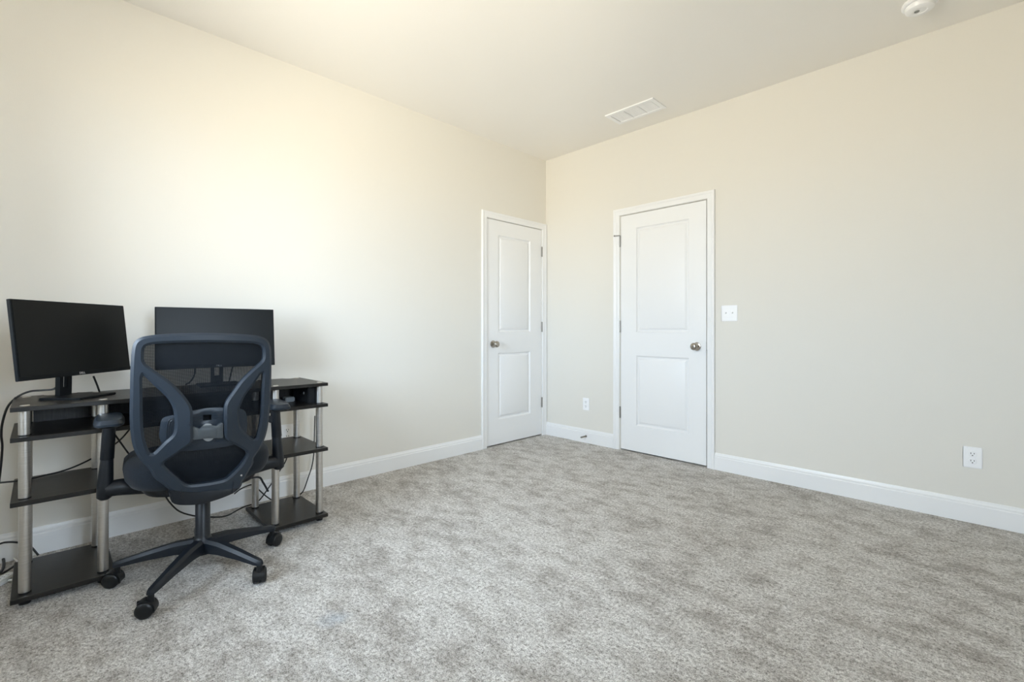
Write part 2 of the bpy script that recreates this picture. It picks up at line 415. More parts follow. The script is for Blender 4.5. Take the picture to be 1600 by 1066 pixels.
# ceiling register
vx0, vx1, vy0, vy1 = 0.995, 1.408, -0.432, -0.222
ve = empty('ceiling_vent', ((vx0+vx1)/2, (vy0+vy1)/2, WH)); tag(ve, 'white rectangular ceiling air register with three louvre banks', 'vent')
w2, h2 = (vx1-vx0)/2, (vy1-vy0)/2
bm = bmesh.new()
for a, b in (((-w2, -h2), (w2, -h2+0.028)), ((-w2, h2-0.028), (w2, h2)), ((-w2, -h2+0.028), (-w2+0.03, h2-0.028)), ((w2-0.03, -h2+0.028), (w2, h2-0.028))):
    box(bm, (a[0], a[1], -0.009), (b[0], b[1], 0))
obj('vent_frame', bm, 'plate', ve, smooth=0)
obj('vent_backing', B((-w2+0.03, -h2+0.028, -0.0015), (w2-0.03, h2-0.028, 0)), 'plate', ve, smooth=0)
iw = 2*w2-0.06
for k in (1, 2):
    x = -w2+0.03+iw*k/3; obj('vent_divider', B((x-0.0025, -h2+0.028, -0.008), (x+0.0025, h2-0.028, -0.0015)), 'plate', ve, smooth=0)
sl = B((-iw/6+0.006, -0.0078, -0.0006), (iw/6-0.006, 0.0078, 0.0006)); me = bpy.data.meshes.new('louvre'); sl.to_mesh(me); sl.free(); me.materials.append(M['plate'])
for k in range(3):
    for j in range(11):
        o = bpy.data.objects.new('louvre', me); COL.objects.link(o); o.parent = ve
        o.location = (-w2+0.03+iw*(k+0.5)/3, -h2+0.036+j*(2*h2-0.072)/10, -0.0052); o.rotation_euler = (0.14, 0, 0)
# smoke detector
sm = empty('smoke_detector', (2.883, -0.372, WH)); tag(sm, 'round white smoke detector on the ceiling', 'smoke detector')
fl = Matrix.Rotation(PI, 4, 'X')
bm = bmesh.new(); lathe(bm, [(0, 0), (0.073, 0), (0.075, 0.004), (0.075, 0.014), (0.070, 0.019), (0, 0.019)], 40, fl); obj('detector_base', bm, 'plate', sm)
bm = bmesh.new(); lathe(bm, [(0, 0.018), (0.060, 0.018), (0.060, 0.022), (0, 0.022)], 40, fl); obj('detector_gap', bm, 'plate', sm)
bm = bmesh.new(); lathe(bm, [(0, 0.021), (0.062, 0.021), (0.063, 0.026), (0.058, 0.040), (0.050, 0.045), (0.030, 0.046), (0.027, 0.043), (0, 0.043)], 40, fl); c = obj('detector_cover', bm, 'plate', sm)
obj('test_button', CY((-0.012, 0.0, -0.042), (-0.012, 0.0, -0.0455), 0.011, n=20), 'adapter', c)

# ------------------------------------------------------------------ desk
DX0, DX1, DY0, DY1 = 0.165, 0.578, -3.676, -2.474
PF, PB = 0.533, 0.205                               # pole rows
PY = [-3.638, -3.410, -2.732, -2.504]
ZB, ZM, ZS, ZT = (0.022, 0.040), (0.384, 0.402), (0.626, 0.643), (0.740, 0.757)
desk = empty('computer_desk', ((DX0+DX1)/2, (DY0+DY1)/2, 0)); tag(desk, 'black woodgrain computer desk with shelf towers on brushed steel poles', 'desk')
ox, oy = (DX0+DX1)/2, (DY0+DY1)/2
def dbox(a, b): return B((a[0]-ox, a[1]-oy, a[2]), (b[0]-ox, b[1]-oy, b[2]))
# top with two cable notches cut out of its back edge
bm = bmesh.new(); nt_ = [(-3.55, 0.035), (-2.535, 0.035)]
ol = [(DX1, DY0), (DX1, DY1), (DX0, DY1)]
for yc, r in sorted(nt_, reverse=True):
    ol += [(DX0, yc+r)] + [(DX0+r*math.sin(PI*k/8), yc+r*math.cos(PI*k/8)) for k in range(1, 8)] + [(DX0, yc-r)]
ol += [(DX0, DY0)]
lo = [bm.verts.new((x-ox, y-oy, ZT[0])) for x, y in ol]; hi = [bm.verts.new((x-ox, y-oy, ZT[1])) for x, y in ol]
bm.faces.new(hi); bm.faces.new(lo[::-1])
for k in range(len(ol)): bm.faces.new((lo[k], lo[(k+1) % len(ol)], hi[(k+1) % len(ol)], hi[k]))
obj('desk_top', bm, 'wood', desk, smooth=25, bevel=0.0012, seg=1)
obj('lower_board', dbox((DX0, DY0, ZS[0]), (DX1, DY1, ZS[1])), 'wood', desk, smooth=0, bevel=0.0012, seg=1)
for a, b in ((DY0, PY[1]+0.038), (PY[2]-0.038, DY1)):
    for z in (ZM, ZB): obj('shelf', dbox((DX0, a, z[0]), (DX1, b, z[1])), 'wood', desk, smooth=0, bevel=0.0012, seg=1)
obj('back_panel', dbox((DX0+0.012, PY[0]+0.02, ZS[1]), (DX0+0.022, PY[3]-0.0, ZT[0])), 'wood_z', desk, smooth=0)
for x in (PF, PB):
    for y in PY:
        p = obj('pole', CY((x-ox, y-oy, ZB[1]), (x-ox, y-oy, ZT[0]), 0.0182, n=28), 'steel', desk, smooth=40)
        for z0, z1 in ((ZB[1], ZB[1]+0.006), (ZM[1], ZM[1]+0.004), (ZS[1], ZS[1]+0.004)):
            obj('collar', CY((x-ox, y-oy, z0), (x-ox, y-oy, z1), 0.0188, n=28), 'collar', p, smooth=40)
        obj('pole_cap', CY((x-ox, y-oy, ZT[1]-0.001), (x-ox, y-oy, ZT[1]+0.0025), 0.015, 0.013, 28), 'steel', p, smooth=40)
        obj('foot', CY((x-ox, y-oy, 0.0), (x-ox, y-oy, ZB[0]), 0.017, 0.019, 20), 'collar', p, smooth=40)
# things in the cubby under the top
pc = empty('mini_computer', (0.41, -2.535, ZS[1])); tag(pc, 'small black computer box tucked under the desk top by the end pole', 'computer')
obj('case', B((-0.115, -0.022, 0.0), (0.10, 0.05, 0.088)), 'blackplastic', pc, bevel=0.004)
bm = bmesh.new(); cyl(bm, (0.0, -0.0235, 0.052), (0.0, -0.0215, 0.052), 0.011, n=20); obj('round_badge', bm, 'bezel', pc)
obj('light_plug', B((0.040, -0.026, 0.046), (0.048, -0.0215, 0.060)), 'greyknob', pc, bevel=0.001)
pa = at_x(459, 622, 0.30)
ad = empty('power_adapter', (0.345, -2.60, ZS[1])); tag(ad, 'small grey power adapter lying in the cubby under the desk top', 'adapter')
obj('adapter_body', B((-0.03, -0.024, 0), (0.03, 0.024, 0.026)), 'adapter', ad, bevel=0.004)
obj('adapter_plug', B((-0.012, -0.034, 0.006), (0.012, -0.022, 0.02)), 'blackplastic', ad, bevel=0.002)

# ------------------------------------------------------------------ monitors
def text_mesh(body, size, depth=0.0006):
    cu = bpy.data.curves.new('t', 'FONT'); cu.body = body; cu.size = size; cu.extrude = depth/2; cu.align_x = 'CENTER'; cu.align_y = 'CENTER'
    o = bpy.data.objects.new('t', cu); COL.objects.link(o)
    me = bpy.data.meshes.new_from_object(o.evaluated_get(bpy.context.evaluated_depsgraph_get()))
    bpy.data.objects.remove(o); return me
def monitor(cx, cy, cz, yaw, tilt, label, stand_yaw=None):
    """local: x right on screen, -y towards the viewer"""
    zt = ZT[1]
    e = empty('monitor', (cx, cy, zt), yaw); tag(e, label, 'monitor', 'monitors on the desk')
    e.location = (cx, cy, zt)
    W, H = 0.538, 0.313; zc = cz-zt
    mt = Matrix.Translation((0, 0, zc)) @ Matrix.Rotation(-tilt, 4, 'X')
    bm = B((-W/2, 0, -H/2), (W/2, 0.015, H/2), mt); hs = obj('housing', bm, 'bezel', e, bevel=0.0015)
    bm = bmesh.new(); box(bm, (-W/2+0.05, 0.014, -H/2+0.03), (W/2-0.05, 0.045, H/2-0.05), mt); obj('rear_cover', bm, 'bezel', hs, bevel=0.010)
    obj('screen', B((-W/2+0.005, -0.0012, -H/2+0.017), (W/2-0.005, 0.0005, H/2-0.005), mt), 'screen', e, smooth=0)
    obj('chin', B((-W/2+0.0005, -0.0018, -H/2), (W/2-0.0005, 0.0005, -H/2+0.0165), mt), 'bezel', e, smooth=0, bevel=0.0006, seg=1)
    me = text_mesh('DELL', 0.0125)
    for v in me.vertices: v.co = mt @ Vector((v.co.x, -0.002-v.co.z, -H/2+0.0085+v.co.y))
    link('brand_lettering', me, 'logo', e, smooth=0)
    # stand: flat base plate, neck leaning back with a cable slot
    obj('stand_base', B((-0.092, -0.088, 0), (0.092, 0.080, 0.009)), 'bezel', e, bevel=0.002)
    bm = bmesh.new(); x0 = 0.028; s0 = 0.009
    yb, yt = 0.052, 0.046; zt2 = zc+0.05
    def lean(z): return yb+(yt-yb)*(z-s0)/(zt2-s0)
    for a, b, xa, xb in ((s0, s0+0.035, -x0, x0), (s0+0.035, s0+0.085, -x0, -0.012), (s0+0.035, s0+0.085, 0.012, x0), (s0+0.085, zt2, -x0, x0)):
        g = box(bm, (xa, 0, a), (xb, 0.020, b))
        for v in g: v.co.y += lean(v.co.z)
    obj('stand_neck', bm, 'bezel', e, smooth=0)
    bm = B((-0.045, 0.040, -0.05), (0.045, 0.066, 0.05), mt); obj('mount_block', bm, 'bezel', e, bevel=0.003)
    return e
monitor(0.368, -3.480, 1.009, 2.386, 0.109, 'black monitor on a flat stand turned at an angle on the desk')
monitor(0.270, -2.928, 1.006, 1.479, 0.106, 'black monitor facing straight out behind the office chair backrest')

# ------------------------------------------------------------------ office chair
HUB = Vector((0.755, -3.10, 0)); YAW = math.radians(85.2)
chair = empty('office_chair', HUB, YAW); tag(chair, 'slate grey mesh-back office chair on a five-star caster base at the desk', 'chair')
ROT = Matrix.Rotation(-YAW, 3, 'Z')
def to_local(p): return ROT @ (Vector(p)-HUB)
CL = to_local(CAM)
def dirl(px, py): return ROT @ ray(px, py)
def vsurf(u, z):                                     # rear face of the backrest: leans back, wraps forward at the sides
    k = max(0.0, min(1.0, (z-0.40)/0.63))
    return -0.185 - 0.105*k - 0.02*math.sin(PI*k) + 0.45*u*u
def on_back_surface(px, py, dv=0.0):
    d = dirl(px, py); t = (-0.23-CL.y)/d.y
    for _ in range(12):
        p = CL+d*t; t = (vsurf(p.x, p.z)+dv-CL.y)/d.y
    return CL+d*t
def at_v(px, py, v):
    d = dirl(px, py); return CL+d*((v-CL.y)/d.y)
Z2 = lambda a, b: (180+0.26266*a, 460+0.26266*b)     # crops of the photograph the outlines were read from
Z6 = lambda a, b: (240+0.15009*a, 620+0.15009*b)
Z4 = lambda a, b: (130+0.28149*a, 700+0.28149*b)
OUT = [Z2(88, 600), Z2(90, 470), Z2(97, 350), Z2(110, 292), Z2(145, 260), Z2(220, 243), Z2(350, 234), Z2(520, 229), Z2(700, 233), Z2(820, 242),
       Z2(885, 257), Z2(917, 287), Z2(930, 345), Z2(930, 450), Z2(926, 600), Z2(915, 740), Z2(899, 830), Z2(870, 905), Z2(825, 975), Z6(1040, 690),
       Z6(985, 790), Z6(930, 880), Z6(905, 945), Z6(800, 985), Z6(500, 1010), Z6(250, 1000), Z6(160, 965), Z6(80, 905), Z6(0, 842), Z2(200, 1040), Z2(148, 985), Z2(112, 925), Z2(94, 850), Z2(86, 740)]
HG = [Z2(171, 365), Z2(176, 320), Z2(205, 302), Z2(300, 292), Z2(540, 286), Z2(780, 290), Z2(848, 298), Z2(873, 315), Z2(880, 350), Z2(876, 388), Z2(855, 412),
      Z2(760, 500), Z2(690, 590), Z2(655, 640), Z2(644, 685), Z2(643, 760), Z2(644, 830), Z6(745, 435), Z6(800, 475), Z6(900, 530), Z6(950, 565), Z6(968, 590),
      Z6(955, 630), Z6(900, 720), Z6(800, 820), Z6(745, 860), Z6(640, 887), Z6(500, 908), Z6(390, 918), Z6(340, 908), Z6(290, 872), Z6(200, 800), Z6(118, 722), Z6(107, 698), Z6(122, 674),
      Z6(200, 622), Z6(350, 510), Z6(390, 470), Z6(402, 430), Z2(457, 760), Z2(457, 690), Z2(444, 650), Z2(400, 590), Z2(330, 520), Z2(230, 450), Z2(185, 415), Z2(172, 395)]
HLs = [Z2(163, 490), Z2(163, 600), Z2(164, 720), Z2(170, 820), Z2(187, 895), Z2(213, 948), Z2(240, 932), Z2(290, 880), Z2(335, 838), Z2(350, 800), Z2(350, 720), Z2(338, 665), Z2(300, 608), Z2(230, 542), Z2(178, 492)]
HR = [Z2(876, 468), Z2(872, 560), Z2(868, 690), Z2(858, 770), Z2(842, 840), Z2(828, 864), Z2(805, 850), Z2(765, 812), Z2(742, 775), Z2(735, 720), Z2(742, 670), Z2(775, 600), Z2(825, 535), Z2(868, 472)]
def flat(pts, step=0.008, dv=0.0):
    q = [on_back_surface(*p, dv=dv) for p in pts]; q = [Vector((p.x, p.z)) for p in q]
    c = catmull([(p.x, p.y, 0) for p in q], 10, True)
    out = []; acc = 0; last = None
    for p in c:
        p = Vector((p.x, p.y))
        if last is None or (p-last).length >= step: out.append(p); last = p
    if (out[-1]-out[0]).length < step*0.5: out.pop()
    return out
def inside(p, poly):
    r = False; n = len(poly); j = n-1
    for i in range(n):
        a, b = poly[i], poly[j]
        if (a.y > p.y) != (b.y > p.y) and p.x < (b.x-a.x)*(p.y-a.y)/(b.y-a.y)+a.x: r = not r
        j = i
    return r
def dist(p, polys):
    m = 9.0
    for poly in polys:
        for i in range(len(poly)):
            a = poly[i-1]; ab = poly[i]-a; L2 = ab.length_squared
            t = 0 if L2 == 0 else max(0, min(1, (p-a).dot(ab)/L2))
            m = min(m, (p-a-ab*t).length)
    return m
def tri(outer, holes, grid, inset=0.0):
    vs_, es = [], []
    for poly in [outer]+holes:
        s = len(vs_); n = len(poly); vs_ += poly; es += [(s+i, s+(i+1) % n) for i in range(n)]
    nb = len(vs_); lim = grid*0.55
    if inset:
        lim = inset+grid*0.45; polys = [outer]+holes
        for pi, poly in enumerate(polys):
            for i in range(len(poly)):
                t = (poly[(i+1) % len(poly)]-poly[i-1]).normalized(); n_ = Vector((-t.y, t.x))
                for q in (poly[i]+n_*inset, poly[i]-n_*inset):
                    if inside(q, outer) and not any(inside(q, h) for h in holes) and dist(q, polys) > inset*0.985 and all((q-w).length > 0.0035 for w in vs_[nb:]): vs_.append(q)
    xs = [p.x for p in outer]; ys = [p.y for p in outer]; y = min(ys); row = 0
    while y < max(ys):
        x = min(xs)+(row % 2)*grid/2
        while x < max(xs):
            p = Vector((x, y))
            if inside(p, outer) and not any(inside(p, h) for h in holes) and dist(p, [outer]+holes) > lim: vs_.append(p)
            x += grid
        y += grid*0.866; row += 1
    V, E_, Fc = delaunay_2d_cdt(vs_, es, [], 0, 1e-6)[:3]
    F2 = []
    for fc in Fc:
        c = sum((V[i] for i in fc), Vector((0, 0)))/len(fc)
        if inside(c, outer) and not any(inside(c, h) for h in holes): F2.append(fc)
    return V, F2
def slab(outer, holes, grid, back, thick, inset=0.0):
    """sheet in the (u, z) plane with rear face at back(u, z, d) and thickness thick(u, z)"""
    V, Fc = tri(outer, holes, grid, inset); bm = bmesh.new(); P = [outer]+holes
    used = sorted({i for fc in Fc for i in fc}); A = {}; Bv = {}
    for i in used:
        d = dist(V[i], P); v0 = back(V[i].x, V[i].y, d); v1 = v0+thick(V[i].x, V[i].y) if d < 1e-4 else max(v0, back(V[i].x, V[i].y, 0))+thick(V[i].x, V[i].y)
        A[i] = bm.verts.new((V[i].x, v0, V[i].y)); Bv[i] = bm.verts.new((V[i].x, v1, V[i].y))
    cnt = {}
    for fc in Fc:
        bm.faces.new([A[i] for i in fc]); bm.faces.new([Bv[i] for i in reversed(fc)])
        for k in range(len(fc)):
            e = (fc[k], fc[(k+1) % len(fc)]); cnt[e] = 1
    for (a, b) in list(cnt):
        if (b, a) not in cnt: bm.faces.new((A[b], A[a], Bv[a], Bv[b]))
    return bm
outer = flat(OUT); hg = flat(HG); hl = flat(HLs); hr = flat(HR)
def sstep(a, b, x):
    t = max(0.0, min(1.0, (x-a)/(b-a))); return t*t*(3-2*t)
cxu = sum(p.x for p in hg)/len(hg)
def bulge(u, z):                                     # the two bars stand off rearward around the waist
    return -0.028*math.exp(-((u-cxu)/0.11)**2-((z-0.66)/0.13)**2)
def back_f(u, z, d): return vsurf(u, z)+bulge(u, z)-0.0065*min(1, d/0.009)
def thick_f(u, z): return 0.022+0.035*sstep(0.54, 0.44, z)
bm = slab(outer, [hg, hl, hr], 0.011, back_f, thick_f, 0.009)
obj('back_frame', bm, 'plastic', chair, smooth=24, bevel=0.0018, seg=2, ang=40)
# mesh stretched across the front of the frame
def mesh_v(u, z): return vsurf(u, z)+0.026+0.012*math.sin(PI*max(0, min(1, (z-0.42)/0.5)))
shr = [Vector((cxu+(p.x-cxu)*0.965, 0.72+(p.y-0.72)*0.965)) for p in outer]
V, Fc = tri(shr, [], 0.02); bm = bmesh.new()
vv = [bm.verts.new((p.x, mesh_v(p.x, p.y), p.y)) for p in V]
for fc in Fc: bm.faces.new([vv[i] for i in fc])
for v in [v for v in bm.verts if not v.link_faces]: bm.verts.remove(v)
obj('back_mesh', bm, 'mesh', chair, smooth=60)
# lumbar support behind the mesh
LB = [Z6(70, 300), Z6(90, 235), Z6(150, 205), Z6(250, 185), Z6(400, 150), Z6(560, 120), Z6(720, 115), Z6(880, 125), Z6(950, 150), Z6(975, 230), Z6(970, 370),
      Z6(940, 440), Z6(840, 500), Z6(700, 530), Z6(500, 555), Z6(330, 570), Z6(200, 555), Z6(100, 500), Z6(60, 420)]
LW = [Z6(516, 250), Z6(516, 192), Z6(560, 190), Z6(604, 190), Z6(604, 244), Z6(560, 247)]
lb = flat(LB, 0.007, 0.004)
lw = [Vector((on_back_surface(*p, dv=0.004).x, on_back_surface(*p, dv=0.004).z)) for p in (Z6(516, 190), Z6(604, 188), Z6(604, 244), Z6(516, 248))]
def lum_v(u, z, d): return vsurf(u, z)+0.006-0.006*min(1, d/0.014)
bm = slab(lb, [lw], 0.010, lum_v, lambda u, z: 0.010)
lum = obj('lumbar_support', bm, 'plastic', chair, smooth=45)
lum['label'] = 'ribbed lumbar pad behind the mesh'
def strip(poly_px, dv, w, m, parent, name):
    pts = [on_back_surface(*p, dv=dv) for p in poly_px]; bm = bmesh.new(); tube(bm, catmull(pts, 6), w, 6); return obj(name, bm, m, parent)
for off in (0, 26, 52):                              # ribs
    strip([Z6(200, 225+off*0.55), Z6(155+off*0.7, 250+off*0.6), Z6(135+off*0.8, 340), Z6(130+off*0.9, 440-off*0.5)], -0.0012, 0.0013, 'plastic', lum, 'rib')
for k in range(3):
    strip([Z6(415, 185+34*k), Z6(510, 172+34*k)], -0.0012, 0.0009, 'plastic', lum, 'rib')
    strip([Z6(612, 160+34*k), Z6(712, 148+34*k)], -0.0012, 0.0009, 'plastic', lum, 'rib')
for k in range(3):
    strip([Z6(355+22*k, 512-17*k), Z6(435, 505-17*k)], -0.0012, 0.0012, 'plastic', lum, 'rib')
    strip([Z6(640, 475-17*k), Z6(750-22*k, 458-17*k)], -0.0012, 0.0012, 'plastic', lum, 'rib')
def plate_px(pts, dv, th, m, parent, name, step=0.004):
    o_ = flat(pts, step, dv); bm = slab(o_, [], 0.009, lambda u, z, d: vsurf(u, z)+dv-0.002*min(1, d/0.006), lambda u, z: th); return obj(name, bm, m, parent, smooth=40)
disc = [Z6(567+76*math.cos(a), 372+93*math.sin(a)) for a in [2*PI*k/20 for k in range(20)]]
plate_px(disc, -0.008, 0.012, 'greyknob', lum, 'lumbar_knob')
plate_px([Z6(408, 318), Z6(440, 322), Z6(478, 334), Z6(510, 312), Z6(570, 300), Z6(630, 302), Z6(655, 306), Z6(690, 282), Z6(722, 278), Z6(724, 350), Z6(722, 425), Z6(690, 432), Z6(560, 434), Z6(440, 448), Z6(412, 448), Z6(408, 390)],
         -0.018, 0.016, 'greyclip', lum, 'lumbar_clip')
plate_px([Z6(470, 350), Z6(480, 337), Z6(560, 330), Z6(648, 332), Z6(660, 345), Z6(660, 405), Z6(648, 417), Z6(560, 420), Z6(480, 424), Z6(470, 412)], -0.0205, 0.004, 'greyclip', lum, 'clip_face')

# seat cushion and pan (local u, v, z)
def superloop(bm, w, d, z, cv, n=40, e=3.2, dz=None):
    r = []
    for k in range(n):
        a = 2*PI*k/n; c, s = math.cos(a), math.sin(a)
        x = w*math.copysign(abs(c)**(2/e), c); y = d*math.copysign(abs(s)**(2/e), s)
        r.append(bm.verts.new((x, cv+y, z+(dz(x, y) if dz else 0))))
    return r
def loft(rings, bm):
    n = len(rings[0])
    for a, b in zip(rings, rings[1:]):
        for k in range(n): bm.faces.new((a[k], a[(k+1) % n], b[(k+1) % n], b[k]))
    bm.faces.new(rings[0][::-1]); bm.faces.new(rings[-1])
wf = lambda x, y: -0.03*max(0, (y-0.12)/0.14)**2 + 0.10*x*x
bm = bmesh.new()
loft([superloop(bm, 0.225, 0.220, 0.407, 0.115, dz=wf), superloop(bm, 0.248, 0.240, 0.413, 0.115, dz=wf), superloop(bm, 0.262, 0.252, 0.435, 0.115, dz=wf), superloop(bm, 0.266, 0.256, 0.465, 0.115, dz=wf), superloop(bm, 0.262, 0.252, 0.493, 0.115, dz=wf),
      superloop(bm, 0.245, 0.235, 0.511, 0.115, dz=wf), superloop(bm, 0.19, 0.18, 0.519, 0.115, dz=wf), superloop(bm, 0.08, 0.08, 0.521, 0.115, dz=wf)], bm)
obj('seat', bm, 'fabric', chair, smooth=60)
bm = bmesh.new()
loft([superloop(bm, 0.13, 0.15, 0.372, 0.10), superloop(bm, 0.20, 0.20, 0.380, 0.10), superloop(bm, 0.225, 0.215, 0.412, 0.10)], bm)
obj('seat_pan', bm, 'blackplastic', chair, smooth=50)
# tilt mechanism: the J-shaped foot of the back frame running forward under the seat
MB_ = [Z6(165, 965), Z6(170, 1010), Z4(490, 300), Z4(530, 318), Z4(640, 316), Z4(740, 291), Z4(830, 255), Z4(875, 220), Z6(905, 945), Z6(700, 960), Z6(400, 985)]
mo = flat(MB_, 0.010, -0.006)
bm = slab(mo, [], 0.016, lambda u, z, d: vsurf(u, z)-0.006-0.004*min(1, d/0.01), lambda u, z: 0.24)
mech = obj('tilt_mechanism', bm, 'blackplastic', chair, smooth=40, bevel=0.004, seg=2, ang=55)
for a, b in (((292, 960), (286, 1066)), ((832, 885), (822, 1010))):
    strip([Z6(*a), Z6(*b)], -0.0095, 0.0010, 'blackplastic', mech, 'seam')
p = on_back_surface(*Z6(912, 818), dv=-0.006); obj('bolt_head', CY((p.x, p.y-0.004, p.z), (p.x, p.y+0.004, p.z), 0.0035, n=12), 'steel', mech)
l0 = at_v(381, 749, 0.02); l1 = at_v(404, 746, 0.03); l2 = at_v(419, 768, 0.04)
bm = bmesh.new(); tube(bm, catmull([at_v(352, 752, 0.02), l0, l1, at_v(411, 754, 0.035), l2], 8), 0.0045, 8); lev = obj('tilt_lever', bm, 'blackplastic', mech)
# gas column, hub and five legs with casters
bm = bmesh.new(); lathe(bm, [(0, 0.09), (0.034, 0.09), (0.036, 0.10), (0.036, 0.150), (0.030, 0.160), (0.0275, 0.165), (0.0275, 0.315), (0.025, 0.318), (0, 0.318)], 32); obj('gas_column', bm, 'blackplastic', chair, smooth=40)
bm = bmesh.new(); lathe(bm, [(0, 0.317), (0.0145, 0.317), (0.0145, 0.372), (0, 0.372)], 20); obj('piston', bm, 'steel', chair, smooth=40)
LEGS = [-43.5+72*k for k in range(5)]
SWIV = [108, -50, 200, 35, 175]
def leg_bm():
    bm = bmesh.new(); rings = []
    for x, w, zt_, zb in ((0.020, 0.023, 0.156, 0.098), (0.10, 0.022, 0.150, 0.103), (0.20, 0.018, 0.128, 0.094), (0.285, 0.0145, 0.107, 0.082), (0.306, 0.0135, 0.102, 0.080), (0.315, 0.008, 0.098, 0.081)):
        rings.append([bm.verts.new(c) for c in ((x, -w, zb), (x, w, zb), (x, w, zt_-0.012), (x, w*0.55, zt_), (x, -w*0.55, zt_), (x, -w, zt_-0.012))])
    for a, b in zip(rings, rings[1:]):
        for k in range(6): bm.faces.new((a[k], a[(k+1) % 6], b[(k+1) % 6], b[k]))
    bm.faces.new(rings[0][::-1]); bm.faces.new(rings[-1]); return bm
def wheel_bm():
    bm = bmesh.new(); lathe(bm, [(0, -0.0095), (0.022, -0.0095), (0.0285, -0.0075), (0.030, -0.003), (0.030, 0.004), (0.0275, 0.008), (0.020, 0.0105), (0.008, 0.0115), (0, 0.0115)], 28); return bm
def hood_bm():
    """arched hood over the twin wheels plus the swivel stem; wheel axle at origin, trail towards -x"""
    bm = bmesh.new(); n = 12; rings = []
    for k in range(n+1):
        a = -0.25+(PI*0.80)*k/n
        rings.append([bm.verts.new((r*math.cos(a), y, r*math.sin(a))) for r, y in ((0.0345, -0.020), (0.0345, 0.020), (0.031, 0.020), (0.031, -0.020))])
    for A, Bb in zip(rings, rings[1:]):
        for k in range(4): bm.faces.new((A[k], A[(k+1) % 4], Bb[(k+1) % 4], Bb[k]))
    bm.faces.new(rings[0][::-1]); bm.faces.new(rings[-1])
    box(bm, (-0.026, -0.004, -0.02), (0.026, 0.004, 0.031))
    cyl(bm, (0.016, 0, 0.020), (0.016, 0, 0.060), 0.011, 0.010, 16)
    return bm
base_rot = lambda deg: math.radians(deg)-YAW
def mesh_of(bm, name, m, smooth=40):
    bmesh.ops.recalc_face_normals(bm, faces=bm.faces); me = bpy.data.meshes.new(name); bm.to_mesh(me); bm.free(); me.materials.append(M[m])
    for p in me.polygons: p.use_smooth = True
    me.set_sharp_from_angle(angle=math.radians(smooth)); return me
leg_me = mesh_of(leg_bm(), 'leg', 'legplastic', 25); hood_me = mesh_of(hood_bm(), 'caster', 'wheel'); wheel_me = mesh_of(wheel_bm(), 'wheel', 'wheel')
for k in range(5):
    a = base_rot(LEGS[k])
    o = bpy.data.objects.new('leg', leg_me); COL.objects.link(o); o.parent = chair; o.rotation_euler = (0, 0, a)
    s = math.radians(SWIV[k])+a
    c = bpy.data.objects.new('caster', hood_me); COL.objects.link(c); c.parent = chair
    stem = Vector((0.302*math.cos(a), 0.302*math.sin(a), 0)); off = Vector((math.cos(s), math.sin(s), 0))*0.016
    c.location = (stem.x-off.x, stem.y-off.y, 0.030); c.rotation_euler = (0, 0, s)
    for q in (-1, 1):
        w = bpy.data.objects.new('wheel', wheel_me); COL.objects.link(w); w.parent = c
        w.location = (0, q*0.0155, 0); w.rotation_euler = (-q*PI/2, 0, 0)
# armrests
for s in (-1, 1):
    u0 = 0.32*s; v0 = 0.086
    bm = bmesh.new()
    tube(bm, catmull([(0.14*s, v0, 0.392), (0.22*s, v0, 0.402), (0.27*s, v0, 0.408), (0.300*s, v0, 0.408), (0.318*s, v0, 0.406)], 5), [0.036-0.006*k/20 for k in range(21)], 16)
    br = obj('arm_bracket', bm, 'blackplastic', chair, smooth=50)
    bm = bmesh.new(); path = [Vector((u0+0.002*s, v0, 0.368)), Vector((u0+0.002*s, v0, 0.378)), Vector((u0, v0, 0.42)), Vector((u0-0.006*s, v0, 0.53))]
    tube(bm, path, [0.014, 0.025, 0.0265, 0.0205], 16); po = obj('arm_post', bm, 'blackplastic', chair, smooth=50)
    bm = bmesh.new(); tube(bm, [Vector((u0-0.006*s, v0, 0.525)), Vector((u0-0.006*s, v0, 0.53)), Vector((u0-0.013*s, v0, 0.665)), Vector((u0-0.013*s, v0, 0.672))], [0.019, 0.0225, 0.0215, 0.0215], 16)
    sl_ = obj('arm_sleeve', bm, 'blackplastic', po, smooth=50)
    obj('height_button', B((u0-0.036*s-0.006, v0-0.012, 0.60), (u0-0.036*s+0.010*s+0.006, v0+0.012, 0.632)), 'blackplastic', po, bevel=0.003)
    pc_ = u0-0.013*s
    bm = bmesh.new(); f_ = lambda x, y: 0
    loft([superloop(bm, 0.034, 0.100, 0.668, v0-0.005, 32, 4), superloop(bm, 0.047, 0.120, 0.676, v0-0.005, 32, 4.5), superloop(bm, 0.048, 0.121, 0.684, v0-0.005, 32, 4.5), superloop(bm, 0.040, 0.112, 0.699, v0-0.005, 32, 4.5), superloop(bm, 0.034, 0.106, 0.7005, v0-0.005, 32, 4.5)], bm)
    for v in bm.verts: v.co.x += pc_
    obj('arm_pad', bm, 'plastic', chair, smooth=25)

